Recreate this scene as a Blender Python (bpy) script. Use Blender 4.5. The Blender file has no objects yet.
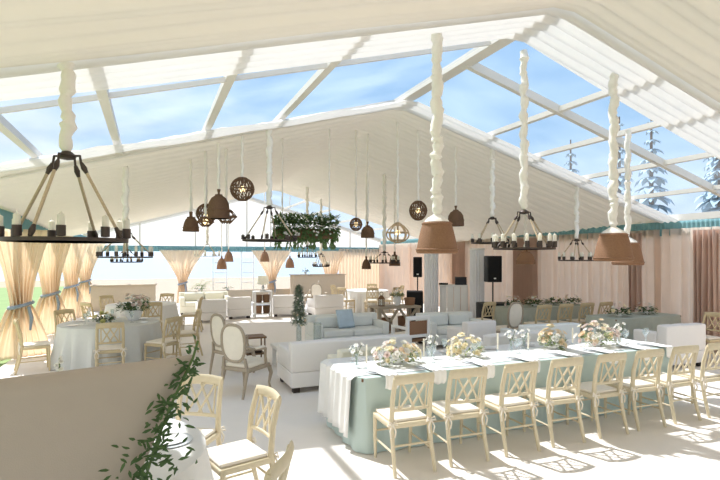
import bpy, bmesh, math, random
from math import sin, cos, pi, sqrt, atan2, radians
from mathutils import Vector, Matrix, noise
C = bpy.context.scene.collection
random.seed(7)

# ------------------------------------------------------------------ helpers
def lin(c):
    return tuple(((v/255)/12.92 if v/255 <= .04045 else ((v/255+.055)/1.055)**2.4) for v in c)

def mat(name, rgb, rough=.6, metal=0, trans=0, var=.06, scale=12, bump=0, bscale=60, emit=0, spec=.4):
    m = bpy.data.materials.new(name); m.use_nodes = True
    n, l = m.node_tree.nodes, m.node_tree.links
    b = n['Principled BSDF']; out = n['Material Output']
    c = lin(rgb)
    tc = n.new('ShaderNodeTexCoord'); nz = n.new('ShaderNodeTexNoise')
    nz.inputs['Scale'].default_value = scale; nz.inputs['Detail'].default_value = 3
    l.new(tc.outputs['Object'], nz.inputs['Vector'])
    mx = n.new('ShaderNodeMix'); mx.data_type = 'RGBA'
    mx.inputs[6].default_value = tuple(max(0, v*(1-var)) for v in c)+(1,)
    mx.inputs[7].default_value = tuple(min(1, v*(1+var)) for v in c)+(1,)
    l.new(nz.outputs['Fac'], mx.inputs[0]); l.new(mx.outputs[2], b.inputs['Base Color'])
    b.inputs['Roughness'].default_value = rough; b.inputs['Metallic'].default_value = metal
    b.inputs['Specular IOR Level'].default_value = spec
    if bump:
        n2 = n.new('ShaderNodeTexNoise'); n2.inputs['Scale'].default_value = bscale
        l.new(tc.outputs['Object'], n2.inputs['Vector'])
        bp = n.new('ShaderNodeBump'); bp.inputs['Strength'].default_value = bump; bp.inputs['Distance'].default_value = .01
        l.new(n2.outputs['Fac'], bp.inputs['Height']); l.new(bp.outputs['Normal'], b.inputs['Normal'])
    if emit:
        b.inputs['Emission Color'].default_value = c+(1,); b.inputs['Emission Strength'].default_value = emit
    if trans:
        t = n.new('ShaderNodeBsdfTranslucent'); l.new(mx.outputs[2], t.inputs['Color'])
        ms = n.new('ShaderNodeMixShader'); ms.inputs[0].default_value = trans
        l.new(b.outputs[0], ms.inputs[1]); l.new(t.outputs[0], ms.inputs[2]); l.new(ms.outputs[0], out.inputs['Surface'])
    return m

def clear(name, tint=(255,255,255), haze=.12, gloss=.05, var=0, hz_rgb=(245,248,250)):
    m = bpy.data.materials.new(name); m.use_nodes = True
    n, l = m.node_tree.nodes, m.node_tree.links; n.clear()
    out = n.new('ShaderNodeOutputMaterial'); t = n.new('ShaderNodeBsdfTransparent'); t.inputs[0].default_value = lin(tint)+(1,)
    d = n.new('ShaderNodeBsdfTranslucent'); d.inputs[0].default_value = lin(hz_rgb)+(1,)
    g = n.new('ShaderNodeBsdfGlossy'); g.inputs['Roughness'].default_value = .08
    m1 = n.new('ShaderNodeMixShader'); m2 = n.new('ShaderNodeMixShader')
    m1.inputs[0].default_value = haze; m2.inputs[0].default_value = gloss
    if var:
        tc = n.new('ShaderNodeTexCoord'); nz = n.new('ShaderNodeTexNoise'); nz.inputs['Scale'].default_value = .7; nz.inputs['Detail'].default_value = 4
        l.new(tc.outputs['Object'], nz.inputs['Vector'])
        mr = n.new('ShaderNodeMapRange'); mr.inputs[1].default_value = .35; mr.inputs[2].default_value = .7
        mr.inputs[3].default_value = haze*(1-var); mr.inputs[4].default_value = haze*(1+var)
        l.new(nz.outputs['Fac'], mr.inputs[0]); l.new(mr.outputs[0], m1.inputs[0])
    l.new(t.outputs[0], m1.inputs[1]); l.new(d.outputs[0], m1.inputs[2])
    l.new(m1.outputs[0], m2.inputs[1]); l.new(g.outputs[0], m2.inputs[2]); l.new(m2.outputs[0], out.inputs['Surface'])
    return m

class MB:
    def __init__(s): s.bm = bmesh.new()
    def grid(s, nu, nv, f, closed_u=False):
        vs = [[s.bm.verts.new(f(i/nu, j/nv)) for j in range(nv+1)] for i in range(nu + (0 if closed_u else 1))]
        for i in range(nu):
            a = vs[i]; b = vs[(i+1) % len(vs)]
            for j in range(nv): s.bm.faces.new((a[j], b[j], b[j+1], a[j+1]))
        return s
    def box(s, x0, x1, y0, y1, z0, z1, bev=0, M=None):
        t = bmesh.new(); bmesh.ops.create_cube(t, size=1)
        for v in t.verts: v.co = Vector(((x0+x1)/2+v.co.x*(x1-x0), (y0+y1)/2+v.co.y*(y1-y0), (z0+z1)/2+v.co.z*(z1-z0)))
        if bev: bmesh.ops.bevel(t, geom=t.edges[:], offset=bev, segments=3, profile=.5, affect='EDGES')
        return s.add(t, M)
    def add(s, t, M=None):
        mp = {}
        for v in t.verts: mp[v] = s.bm.verts.new(M @ v.co if M else v.co)
        for f in t.faces:
            try: s.bm.faces.new([mp[v] for v in f.verts])
            except ValueError: pass
        t.free(); return s
    def tube(s, pts, r, n=8, flat=1.0, up=None):
        pts = [Vector(p) for p in pts]; R = r if isinstance(r, (list, tuple)) else [r]*len(pts)
        rings = []; prev = None
        for i, p in enumerate(pts):
            d = (pts[min(i+1, len(pts)-1)]-pts[max(i-1, 0)]).normalized()
            if prev is None:
                a = Vector(up) if up else (Vector((0,0,1)) if abs(d.z) < .9 else Vector((0,1,0)))
                x = d.cross(a).normalized()
            else:
                x = (prev - d*prev.dot(d)).normalized()
            prev = x; y = d.cross(x)
            rings.append([s.bm.verts.new(p + (x*cos(2*pi*k/n) + y*sin(2*pi*k/n)*flat)*R[i]) for k in range(n)])
        for a, b in zip(rings, rings[1:]):
            for k in range(n): s.bm.faces.new((a[k], a[(k+1)%n], b[(k+1)%n], b[k]))
        s.bm.faces.new(rings[0][::-1]); s.bm.faces.new(rings[-1]); return s
    def bar(s, p0, p1, w, h, up=(0,0,1)):
        p0, p1 = Vector(p0), Vector(p1); d = (p1-p0).normalized(); u = Vector(up)
        if abs(d.dot(u)) > .95: u = Vector((0,1,0))
        x = d.cross(u).normalized()*w/2; y = x.cross(d).normalized()*h/2
        a = [s.bm.verts.new(p+q) for p in (p0, p1) for q in (x+y, -x+y, -x-y, x-y)]
        for q in ((0,1,2,3), (7,6,5,4), (0,4,5,1), (1,5,6,2), (2,6,7,3), (3,7,4,0)): s.bm.faces.new([a[k] for k in q])
        return s
    def lathe(s, prof, n=24, c=(0,0,0), rib=0, nr=20):
        c = Vector(c); rings = []
        for r, z in prof:
            rings.append([s.bm.verts.new(c+Vector((r*(1+rib*(k % 2))*cos(2*pi*k/n), r*(1+rib*(k % 2))*sin(2*pi*k/n), z))) for k in range(n)])
        for a, b in zip(rings, rings[1:]):
            for k in range(n): s.bm.faces.new((a[k], a[(k+1)%n], b[(k+1)%n], b[k]))
        if prof[0][0] > 1e-4: s.bm.faces.new(rings[0][::-1])
        if prof[-1][0] > 1e-4: s.bm.faces.new(rings[-1])
        return s
    def torus(s, R, r, z=0, n=40, m=8, M=None):
        t = bmesh.new()
        vs = [[t.verts.new(((R+r*cos(2*pi*j/m))*cos(2*pi*i/n), (R+r*cos(2*pi*j/m))*sin(2*pi*i/n), z+r*sin(2*pi*j/m))) for j in range(m)] for i in range(n)]
        for i in range(n):
            for j in range(m): t.faces.new((vs[i][j], vs[(i+1)%n][j], vs[(i+1)%n][(j+1)%m], vs[i][(j+1)%m]))
        return s.add(t, M)
    def ball(s, c, r, sub=2, sc=(1,1,1)):
        t = bmesh.new(); bmesh.ops.create_icosphere(t, subdivisions=sub, radius=r)
        return s.add(t, Matrix.Translation(c) @ Matrix.Diagonal((*sc, 1)))
    def leaf(s, p, d, n, L, W):
        d = d.normalized(); x = d.cross(n)
        if x.length < .01: x = d.cross(Vector((1,0,.1)))
        x.normalize(); up = x.cross(d)
        P = [p, p+d*L*.35+x*W*.5+up*W*.12, p+d*L*.4, p+d*L*.35-x*W*.5+up*W*.12, p+d*L*.75+x*W*.35, p+d*L*.78-up*W*.1, p+d*L*.75-x*W*.35, p+d*L-up*W*.35]
        v = [s.bm.verts.new(q) for q in P]
        for q in ((0,1,2), (0,2,3), (1,4,5,2), (2,5,6,3), (4,7,5), (5,7,6)): s.bm.faces.new([v[k] for k in q])
        return s
    def build(s, name, m, parent=None, loc=None, smooth=True, label=None):
        me = bpy.data.meshes.new(name); bmesh.ops.recalc_face_normals(s.bm, faces=s.bm.faces[:])
        s.bm.to_mesh(me); s.bm.free()
        if smooth:
            for p in me.polygons: p.use_smooth = True
            try: me.set_sharp_from_angle(angle=radians(38))
            except Exception: pass
        me.materials.append(m)
        o = bpy.data.objects.new(name, me); C.objects.link(o)
        if parent: o.parent = parent
        if loc: o.location = loc
        if label: o['label'] = label
        return o

def thing(name, label, cat, loc=(0,0,0), rz=0, group=None):
    o = bpy.data.objects.new(name, None); C.objects.link(o)
    o.empty_display_size = .05; o.location = loc; o.rotation_euler = (0,0,rz)
    return tag(o, label, cat, group)
def tag(o, label, cat, group=None, kind=None):
    o['label'] = label; o['category'] = cat
    if group: o['group'] = group
    if kind: o['kind'] = kind
    return o
def struct(o): o['kind'] = 'structure'; return o
KIDS = {}
def dup(root, label=None, loc=None, rz=None, group=None, scale=None):
    r = root.copy(); C.objects.link(r)
    if label: r['label'] = label
    if group: r['group'] = group
    if loc is not None: r.location = loc
    if rz is not None: r.rotation_euler = (0,0,rz)
    if scale: r.scale = (scale,)*3
    def rec(a, b):
        for ch in list(a.children):
            c = ch.copy(); C.objects.link(c); c.parent = b; rec(ch, c)
    rec(root, r); return r
class Proto:
    """first use moves the prototype itself, later uses copy it"""
    def __init__(s, root): s.root = root; s.used = False
    def put(s, label, loc, rz=0, group=None, scale=None):
        if not s.used:
            s.used = True; o = s.root; o.location = loc; o.rotation_euler = (0,0,rz); o['label'] = label
            if group: o['group'] = group
            if scale: o.scale = (scale,)*3
            return o
        return dup(s.root, label, loc, rz, group, scale or 1.0)

# ------------------------------------------------------------------ materials
M = {}
M['floor'] = mat('white floor', (238,230,221), .55, var=.03, scale=3)
M['liner'] = mat('cream liner cloth', (233,224,209), .9, trans=.085, var=.03, scale=3)
M['sheer'] = mat('white sheer cloth', (244,240,234), .9, trans=.22, var=.03, scale=3)
M['gable'] = mat('white gable vinyl', (246,244,242), .6, trans=.5, var=.02)
M['vinyl'] = clear('clear roof vinyl', (230,236,244), .07, .015, var=.9)
M['pane'] = clear('clear wall vinyl', (250,252,255), .05, .02)
M['alu'] = mat('white metal beam', (226,220,210), .5, var=.03)
M['drape'] = mat('blush drape', (248,236,225), .9, trans=.75, var=.05, scale=3)
M['peach'] = mat('peach drape', (250,238,222), .9, trans=.7, var=.05, scale=3)
M['rosewood'] = mat('dusty rose drape', (226,200,182), .9, trans=.45, var=.06, scale=3)
M['teal'] = mat('teal valance cloth', (140,184,188), .9, trans=.25, var=.08, scale=5)
M['sash'] = mat('grey blue sash', (150,160,172), .9, var=.06)
M['cream'] = mat('cream chair wood', (218,204,174), .5, var=.08, scale=20)
M['gold'] = mat('gold chair wood', (204,184,146), .5, var=.08, scale=20)
M['cushion'] = mat('ivory cushion', (240,230,214), .9, bump=.15, bscale=200)
M['tealcloth'] = mat('pale teal tablecloth', (204,220,214), .85, trans=.15, var=.04, scale=4, bump=.05)
M['whitecloth'] = mat('white tablecloth', (242,240,236), .85, trans=.08, var=.03)
M['greycloth'] = mat('pale blue grey tablecloth', (216,215,209), .85, trans=.05, var=.04)
M['sage'] = mat('sage tablecloth', (176,180,166), .85, var=.06)
M['sofa'] = mat('white upholstery', (240,235,230), .85, bump=.12, bscale=180, var=.02)
M['creamsofa'] = mat('cream upholstery', (236,230,210), .85, bump=.12, bscale=180, var=.02)
M['bluesofa'] = mat('pale blue upholstery', (232,235,232), .85, bump=.12, bscale=180, var=.03)
M['greige'] = mat('greige upholstery', (178,165,153), .9, bump=.1, bscale=220, var=.03)
M['bluepil'] = mat('slate blue cushion cloth', (190,208,222), .9, bump=.1, var=.15, scale=8)
M['foot'] = mat('dark foot wood', (52,42,36), .5)
M['greywood'] = mat('weathered grey wood', (172,157,137), .65, var=.15, scale=30)
M['brown'] = mat('brown wood', (120,90,64), .6, var=.15, scale=25)
M['iron'] = mat('dark iron', (82,72,66), .5, .6, var=.1)
M['rope'] = mat('jute rope', (206,186,156), .9, bump=.5, bscale=250, var=.15, scale=60)
M['candle'] = mat('ivory candle tube', (254,249,236), .6, trans=.35, var=.02)
M['bulb'] = mat('warm bulb', (255,226,170), .3, emit=2.0)
M['ruffle'] = mat('ivory ruffled cloth', (253,247,238), .9, trans=.08, var=.04, scale=30, bump=.2)
M['rattan'] = mat('brown rattan', (150,112,84), .75, var=.25, scale=70, bump=.6, bscale=160)
M['rattand'] = mat('dark rattan', (112,84,62), .75, var=.25, scale=70, bump=.6, bscale=160)
M['rattanl'] = mat('pale rattan', (196,170,136), .75, var=.2, scale=70)
M['black'] = mat('black speaker case', (30,30,32), .6, var=.1)
M['grille'] = mat('black grille', (18,18,20), .8, bump=.5, bscale=400)
M['white'] = mat('white paint', (240,238,234), .5, var=.02)
M['colcloth'] = mat('pale blue column cloth', (250,250,252), .9, var=.02, trans=.3)
M['china'] = mat('white china', (244,243,240), .2, var=.01, spec=.5)
M['charger'] = mat('grey blue charger', (214,218,220), .3, var=.06)
M['napkin'] = mat('white napkin cloth', (246,244,242), .9, var=.02)
M['glass'] = clear('drinking glass', (244,248,248), .1, .12)
M['leaf'] = mat('dark green leaf', (76,102,60), .55, var=.35, scale=14, trans=.25)
M['leafl'] = mat('light green leaf', (150,164,116), .6, var=.25, scale=14, trans=.3)
M['leafm'] = mat('mid green leaf', (104,130,78), .6, var=.35, scale=14, trans=.3)
M['silver'] = mat('silver green leaf', (138,152,128), .7, var=.2, scale=14)
M['bwhite'] = mat('white petal', (252,249,242), .7, trans=.4, var=.03)
M['bcream'] = mat('cream petal', (252,241,212), .7, trans=.4, var=.05)
M['bpeach'] = mat('peach petal', (250,230,202), .7, trans=.4, var=.06)
M['bpink'] = mat('pink petal', (240,224,216), .7, trans=.4, var=.06)
M['byel'] = mat('yellow green petal', (216,212,150), .7, trans=.4, var=.06)
M['stem'] = mat('green stem', (92,116,66), .7)
M['grass'] = mat('lawn green', (128,150,96), .9, var=.2, scale=2)
M['sand'] = mat('dry ground', (172,152,128), .9, var=.08, scale=.2)
M['water'] = mat('lake water', (164,184,202), .3, var=.05, scale=.05)
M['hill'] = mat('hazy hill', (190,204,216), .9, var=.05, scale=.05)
M['conifer'] = mat('conifer hazed blue', (168,192,206), .8, var=.2, scale=2)  # pale blue haze of the roof vinyl put into the foliage colour
M['bark'] = mat('bark', (110,92,76), .9, var=.2)
M['beige'] = mat('beige linen', (192,174,150), .9, var=.05)
M['screen'] = mat('dark screen', (50,54,60), .2)

# ------------------------------------------------------------------ camera, sky, sun
cam = bpy.data.cameras.new('camera'); co = bpy.data.objects.new('camera', cam); C.objects.link(co)
co.location = (0,0,2.0); co.rotation_euler = (pi/2, 0, -math.atan2(210,500)); cam.lens = 25; cam.sensor_width = 36
cam.shift_y = 17/720; cam.clip_end = 2000
bpy.context.scene.camera = co
w = bpy.data.worlds.new('sky'); bpy.context.scene.world = w; w.use_nodes = True
n, l = w.node_tree.nodes, w.node_tree.links; bg = n['Background']
tc = n.new('ShaderNodeTexCoord'); sx = n.new('ShaderNodeSeparateXYZ'); l.new(tc.outputs['Generated'], sx.inputs[0])
cr = n.new('ShaderNodeValToRGB'); l.new(sx.outputs['Z'], cr.inputs[0])
e = cr.color_ramp.elements; e[0].position = 0; e[0].color = lin((226,236,244))+(1,); e[1].position = .75; e[1].color = lin((122,176,226))+(1,)
k = e.new(.22); k.color = lin((176,208,236))+(1,)
nz = n.new('ShaderNodeTexNoise'); nz.inputs['Scale'].default_value = 3.2; nz.inputs['Detail'].default_value = 6
mp = n.new('ShaderNodeMapping'); mp.inputs['Scale'].default_value = (1,1,2.4); mp.inputs['Location'].default_value = (.4,.1,0)
l.new(tc.outputs['Generated'], mp.inputs[0]); l.new(mp.outputs[0], nz.inputs['Vector'])
# whiter, thinly clouded sky to the west (left), clear blue to the east
mr = n.new('ShaderNodeMapRange'); mr.inputs[1].default_value = .46; mr.inputs[2].default_value = .74
ad = n.new('ShaderNodeMath'); ad.operation = 'MULTIPLY_ADD'; ad.inputs[1].default_value = -.42
l.new(sx.outputs['X'], ad.inputs[0]); l.new(nz.outputs['Fac'], ad.inputs[2]); l.new(ad.outputs[0], mr.inputs[0])
mx = n.new('ShaderNodeMix'); mx.data_type = 'RGBA'; mx.inputs[7].default_value = (.93,.95,.98,1)
l.new(mr.outputs[0], mx.inputs[0]); l.new(cr.outputs[0], mx.inputs[6]); l.new(mx.outputs[2], bg.inputs['Color'])
bg.inputs['Strength'].default_value = 1.0
sun = bpy.data.lights.new('sun', 'SUN'); so = bpy.data.objects.new('sun', sun); C.objects.link(so)
sun.energy = 5.6; sun.angle = radians(.9); sun.color = (1,.965,.92)
so.rotation_euler = Vector((-.25,.58,1)).to_track_quat('Z','Y').to_euler(); so.location = (-3,8,12)
vs = bpy.context.scene.view_settings
bpy.context.scene.display_settings.display_device = 'sRGB'
vs.view_transform = 'Standard'; vs.look = 'None'; vs.exposure = .36; vs.gamma = 1; vs.use_curve_mapping = False

# ------------------------------------------------------------------ tent shell
XL, XR, XC, ZR, SL = -2.4, 10.9, 4.1, 4.72, .279
YB, YG = -5.0, 23.2
def rz_(x): return ZR - SL*abs(x-XC)

struct(MB().box(XL-.1, XR+.1, YB, YG+.1, -.08, 0).build('floor', M['floor'], smooth=False))
struct(MB().box(-60, 60, -40, 52, -.3, -.1).build('ground', M['sand'], smooth=False))
struct(MB().box(-40, XL-.12, -20, 40, -.12, -.04).build('lawn', M['grass'], smooth=False))
struct(MB().box(-600, 600, 52, 1200, -.4, -.12).build('lake', M['water'], smooth=False))
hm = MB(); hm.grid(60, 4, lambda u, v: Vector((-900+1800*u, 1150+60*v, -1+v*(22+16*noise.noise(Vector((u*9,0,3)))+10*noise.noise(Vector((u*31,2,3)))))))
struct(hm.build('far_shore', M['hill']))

frame = bpy.data.objects.new('tent_frame', None); C.objects.link(frame); struct(frame)
def beam(name, p0, p1, w=.1, h=.14, up=(0,0,1)): MB().bar(p0, p1, w, h, up).build(name, M['alu'], frame, smooth=False)
for Y in (4.2, 5.95, 8.0, 17.5, YG):
    for X in (XL, XR):
        ww = .1 if Y != 5.95 else (.03 if X == XL else .08)
        beam('rafter', (X, Y if ww != .03 else 5.25, rz_(X)+.04), (XC, Y if ww != .03 else 5.25, ZR+.04), ww, .12 if ww > .05 else .05)
for Y in (4.2, 8.0, 11.8, 15.6, 19.4, YG):
    for X in (XL-.05, XR+.05): beam('tent_post', (X, Y, 0), (X, Y, rz_(XL)+.02), .12, .1)
for X in (XL, XR): beam('eave_beam', (X, YB, rz_(X)+.06), (X, YG, rz_(X)+.06), .1, .14)
beam('ridge_beam', (XC, 4.2, ZR+.03), (XC, 8.0, ZR+.03), .2, .1)
beam('ridge_beam', (XC, 17.5, ZR+.03), (XC, YG, ZR+.03), .2, .1)
for X in (-1.3, -.4, .75, 1.85, 5.85, 6.95, 8.2, 9.5):
    beam('purlin', (X, 4.2, rz_(X)+.05), (X, 8.0, rz_(X)+.05), .09, .08)
    beam('purlin', (X, 17.5, rz_(X)+.05), (X, YG, rz_(X)+.05), .07, .08)

def roof_sheet(name, y0, y1, f, m, nx=40, ny=40, kind='structure'):
    mb = MB()
    def g(u, v):
        x = XL-.02+(XR-XL+.04)*u; a0 = y0(x) if callable(y0) else y0; a1 = y1(x) if callable(y1) else y1; y = a0+(a1-a0)*v
        return Vector((x, y, rz_(x)+f(x, y)))
    mb.grid(nx, ny, g); o = mb.build(name, m); o['kind'] = kind; return o
def pleat(y, per, a): return a*abs(sin(pi*y/per))
# pleated cream liners and clear vinyl bays
def skew(x): return 7.35+.65*min(1, max(0, (x-XL)/(XC-XL)))
near = roof_sheet('ceiling', YB, 4.1, lambda x, y: -.015-.06*min(1, (4.1-y)/.5)*sin(pi*(y+.3)/.62)**2-.018*sin(y*31+1.2*sin(x))-.10*sin(pi*min(1, max(0, (4.1-y)/4.1))), M['liner'], 44, 300)
far = roof_sheet('ceiling', skew, 17.5, lambda x, y: .02-.035*(y-7.98)+.012*sin(x*1.2+y)-.03*sin(pi*y/.34)**2-.012*sin(y*37+sin(x*.9)), M['liner'], 60, 420)
o = roof_sheet('sheer_swag', 4.12, lambda x: 4.75+.35*(x-XL)/(XR-XL), lambda x, y: -.005-.05*abs(sin(pi*(y-4.12)/.16)), M['sheer'], 44, 48, 'thing'); del o['kind']
tag(o, 'white gathered sheer strip along the near edge of the clear roof', 'fabric', 'sheer roof strips')
o = roof_sheet('sheer_swag', lambda x: skew(x)-.5, lambda x: skew(x)-.03, lambda x, y: -.02-.05*abs(sin(pi*(y-7.35)/.16)), M['sheer'], 44, 48, 'thing'); del o['kind']
tag(o, 'white gathered sheer strip along the far edge of the clear roof', 'fabric', 'sheer roof strips')
roof_sheet('window_1', 4.1, 8.1, lambda x, y: .12, M['vinyl'], 20, 8)
roof_sheet('window_2', 17.4, YG, lambda x, y: .12, M['vinyl'], 20, 8)

# gable end
g = MB()
v = [g.bm.verts.new(p) for p in ((XL,YG,2.47), (XR,YG,2.47), (XR,YG,rz_(XR)), (XC,YG,ZR), (XL,YG,rz_(XL)))]
g.bm.faces.new(v); struct(g.build('wall_back', M['gable'], smooth=False))
for X in (-.4, 1.85, 3.2, 4.1, 5.2, 6.95, 9.2): beam('gable_post', (X, YG-.02, 2.4), (X, YG-.02, rz_(X)), .07, .05)
def wall_window(i, x0, x1, z0=.0, z1=2.45, muntins=()):
    f = bpy.data.objects.new('window_%d' % i, None); C.objects.link(f); struct(f)
    MB().box(x0, x1, YG+.0, YG+.012, z0, z1).build('pane', M['pane'], f, smooth=False)
    mb = MB()
    for (a, b, c, d) in ((x0, x1, z1-.07, z1), (x0, x1, z0, z0+.08), (x0, x0+.07, z0+.08, z1-.07), (x1-.07, x1, z0+.08, z1-.07)):
        mb.box(a, b, YG-.03, YG+.04, c, d)
    mb.build('window_frame', M['white'], f, smooth=False)
    for m in muntins: MB().box(m-.02, m+.02, YG-.02, YG+.03, z0+.08, z1-.07).build('muntin', M['white'], f, smooth=False)
    return f
wall_window(3, XL, 1.2); 
wf = wall_window(4, 1.4, 5.1, muntins=(2.6, 3.2, 3.85, 4.4))
for z in (.85, 1.3, 1.75): MB().box(2.66, 3.15, YG-.02, YG+.03, z-.02, z+.02).build('muntin', M['white'], wf, smooth=False)
for z in (.85, 1.3, 1.75): MB().box(3.9, 4.36, YG-.02, YG+.03, z-.02, z+.02).build('muntin', M['white'], wf, smooth=False)
wall_window(5, 5.3, XR)
struct(MB().box(1.3, 6.1, YG-.35, YG-.12, 0, .52, .03).build('trim_1', M['beige']))

# ------------------------------------------------------------------ drapes and valances
def valance(p0, p1, z0, z1, label, wave=.1, amp=.02):
    p0, p1 = Vector(p0), Vector(p1); L = (p1-p0).length; d = (p1-p0)/L; nn = Vector((-d.y, d.x, 0))
    nu = int(L/wave*6)
    mb = MB().grid(nu, 5, lambda u, v: p0+d*L*u+nn*amp*(.4+.6*v)*sin(2*pi*u*L/wave+1.7*sin(u*L*2.1))+Vector((0,0,z1+(z0-z1)*v)))
    o = mb.build('valance', M['teal']); sm = o.modifiers.new('thickness', 'SOLIDIFY'); sm.thickness = .004
    return tag(o, label, 'valance', 'teal valances at the eaves')
valance((XR-.06, 3.4, 0), (XR-.06, YG-.1, 0), 2.48, 2.80, 'teal pleated valance along the right wall above the blush drapes')
valance((XL+.06, YG-.1, 0), (XR-.1, YG-.1, 0), 2.24, 2.48, 'thin teal valance across the far end wall')
valance((XL+.06, 3.4, 0), (XL+.06, YG-.15, 0), 2.5, 2.82, 'teal valance along the left eave above the tied drapes')

def wall_drape(y0, y1, label):
    L = y1-y0; nu = int(L*40); x = XR-.12
    ph = random.random()*6
    def f(u, v):
        y = y0+L*u
        e = min(u, 1-u)*L
        a = .05+.03*noise.noise(Vector((y*1.3, 0, 0)))+(.05*math.exp(-(e/.25)**2))
        return Vector((x+a*sin(2*pi*y/.2+1.8*sin(y*1.9+ph)), y+.02*sin(y*20+v*2), .01+2.62*(1-v)))
    y0 -= .05; y1 += .05; L = y1-y0
    o = MB().grid(nu, 8, f).build('wall_drape', M['drape'])
    sm = o.modifiers.new('thickness', 'SOLIDIFY'); sm.thickness = .003
    tag(o, label, 'curtain', 'blush wall drapes'); return o
wall_drape(3.6, 7.95, 'blush floor-length drape nearest the camera on the right wall')
wall_drape(8.0, 12.2, 'blush drape on the right wall behind the flower-topped tables')
wall_drape(12.25, 16.3, 'blush drape on the right wall behind the black speakers')
wall_drape(16.35, 19.7, 'blush drape on the right wall beyond the white booth')
wall_drape(19.75, 23.0, 'blush drape on the right wall in the far corner')
def gathered(y0, y1, label):
    L = y1-y0
    def f(u, v):
        y = y0+L*u
        return Vector((XR-.24+.075*sin(2*pi*u*L/.10+.8*sin(u*7)), y+.012*sin(v*5+u*9), .01+2.56*(1-v)))
    o = MB().grid(int(L*90), 8, f).build('gathered_drape', M['rosewood']); o.modifiers.new('thickness', 'SOLIDIFY').thickness = .003
    tag(o, label, 'curtain', 'gathered drapes at the right wall posts')
gathered(6.55, 7.05, 'dusty rose gathered drape nearest the right edge of the photo')
gathered(8.3, 8.62, 'dusty rose gathered drape right of the sage tables')
gathered(11.75, 12.75, 'wide dusty rose gathered drape right of the black speaker')
gathered(15.5, 16.2, 'dusty rose gathered drape behind the white booth')
def gable_drape(x0, x1, label):
    L = x1-x0
    def f(u, v):
        x = x0+L*u
        return Vector((x, YG-.16+.04*sin(2*pi*x/.17+1.4*sin(x*1.9)), .01+2.4*(1-v)))
    o = MB().grid(int(L*40), 6, f).build('wall_drape', M['peach']); o.modifiers.new('thickness', 'SOLIDIFY').thickness = .003
    tag(o, label, 'curtain', 'peach drapes on the far wall')
gable_drape(8.55, 10.75, 'flat peach drape filling the right end of the far wall')

def tied(loc, rz, w_top, w_bot, ztie, ztop, label, group, m, tie_w=.22, skew=0):
    """tied-back drape: full at the valance, gathered by a sash, flaring to the floor"""
    t = thing('tied_drape', label, 'curtain', loc, rz, group)
    def width(z):
        if z > ztie:
            k = (z-ztie)/(ztop-ztie); return tie_w+(w_top-tie_w)*(k**1.25)
        k = (ztie-z)/ztie; return tie_w+(w_bot-tie_w)*(k**.7)
    def f(u, v):
        z = .01+(ztop-.01)*(1-v); ww = width(z); s = u-.5
        d = .035+.05*math.exp(-((z-ztie)/.5)**2)
        return Vector((s*ww+skew*max(0,(z-ztie))*0, d*sin(u*2*pi*7+1.5*sin(u*9))+.02*noise.noise(Vector((u*4, z*2, loc[1]))), z))
    o = MB().grid(132, 34, f).build('cloth', m, t); o.modifiers.new('thickness', 'SOLIDIFY').thickness = .003
    mb = MB(); mb.tube([(cos(a)*(tie_w/2+.035), sin(a)*.11, ztie+.05*cos(a)) for a in [2*pi*k/20 for k in range(21)]], .035, 8)
    mb.tube([(tie_w*.3, -.1, ztie-.03), (tie_w*.42, -.13, ztie-.25), (tie_w*.36, -.12, ztie-.5)], [.03,.035,.02], 8)
    mb.build('sash', M['sash'], t); return t
gp = 'tied drapes on the left wall posts'
for (y, wt, wb, lb) in ((11.7, 1.1, 1.15, 'peach drape tied with a grey-blue sash, nearest on the left wall'),
                    (14.9, 1.1, 1.1, 'peach tied drape, second from the camera on the left wall'),
                    (18.6, 1.2, 1.1, 'peach tied drape, third from the camera on the left wall'),
                    (22.3, 1.6, 1.1, 'peach tied drape in the far left corner beside the open view')):
    tied((XL+.05, y, 0), .5, wt, wb, 1.05, 2.55, lb, gp, M['peach'], .34)
gp = 'peach swag drapes on the far wall'
tied((1.3, YG-.3, 0), 0, 1.9, .5, .86, 2.3, 'peach swag drape on the far wall left of the white-framed window', gp, M['peach'], .3)
tied((5.2, YG-.3, 0), 0, 1.9, .5, .86, 2.3, 'peach swag drape on the far wall above the white lamp', gp, M['peach'], .3)
tied((8.1, YG-.3, 0), 0, 1.5, .7, .86, 2.3, 'peach swag drape on the far wall right of the windows', gp, M['peach'], .5)

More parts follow.
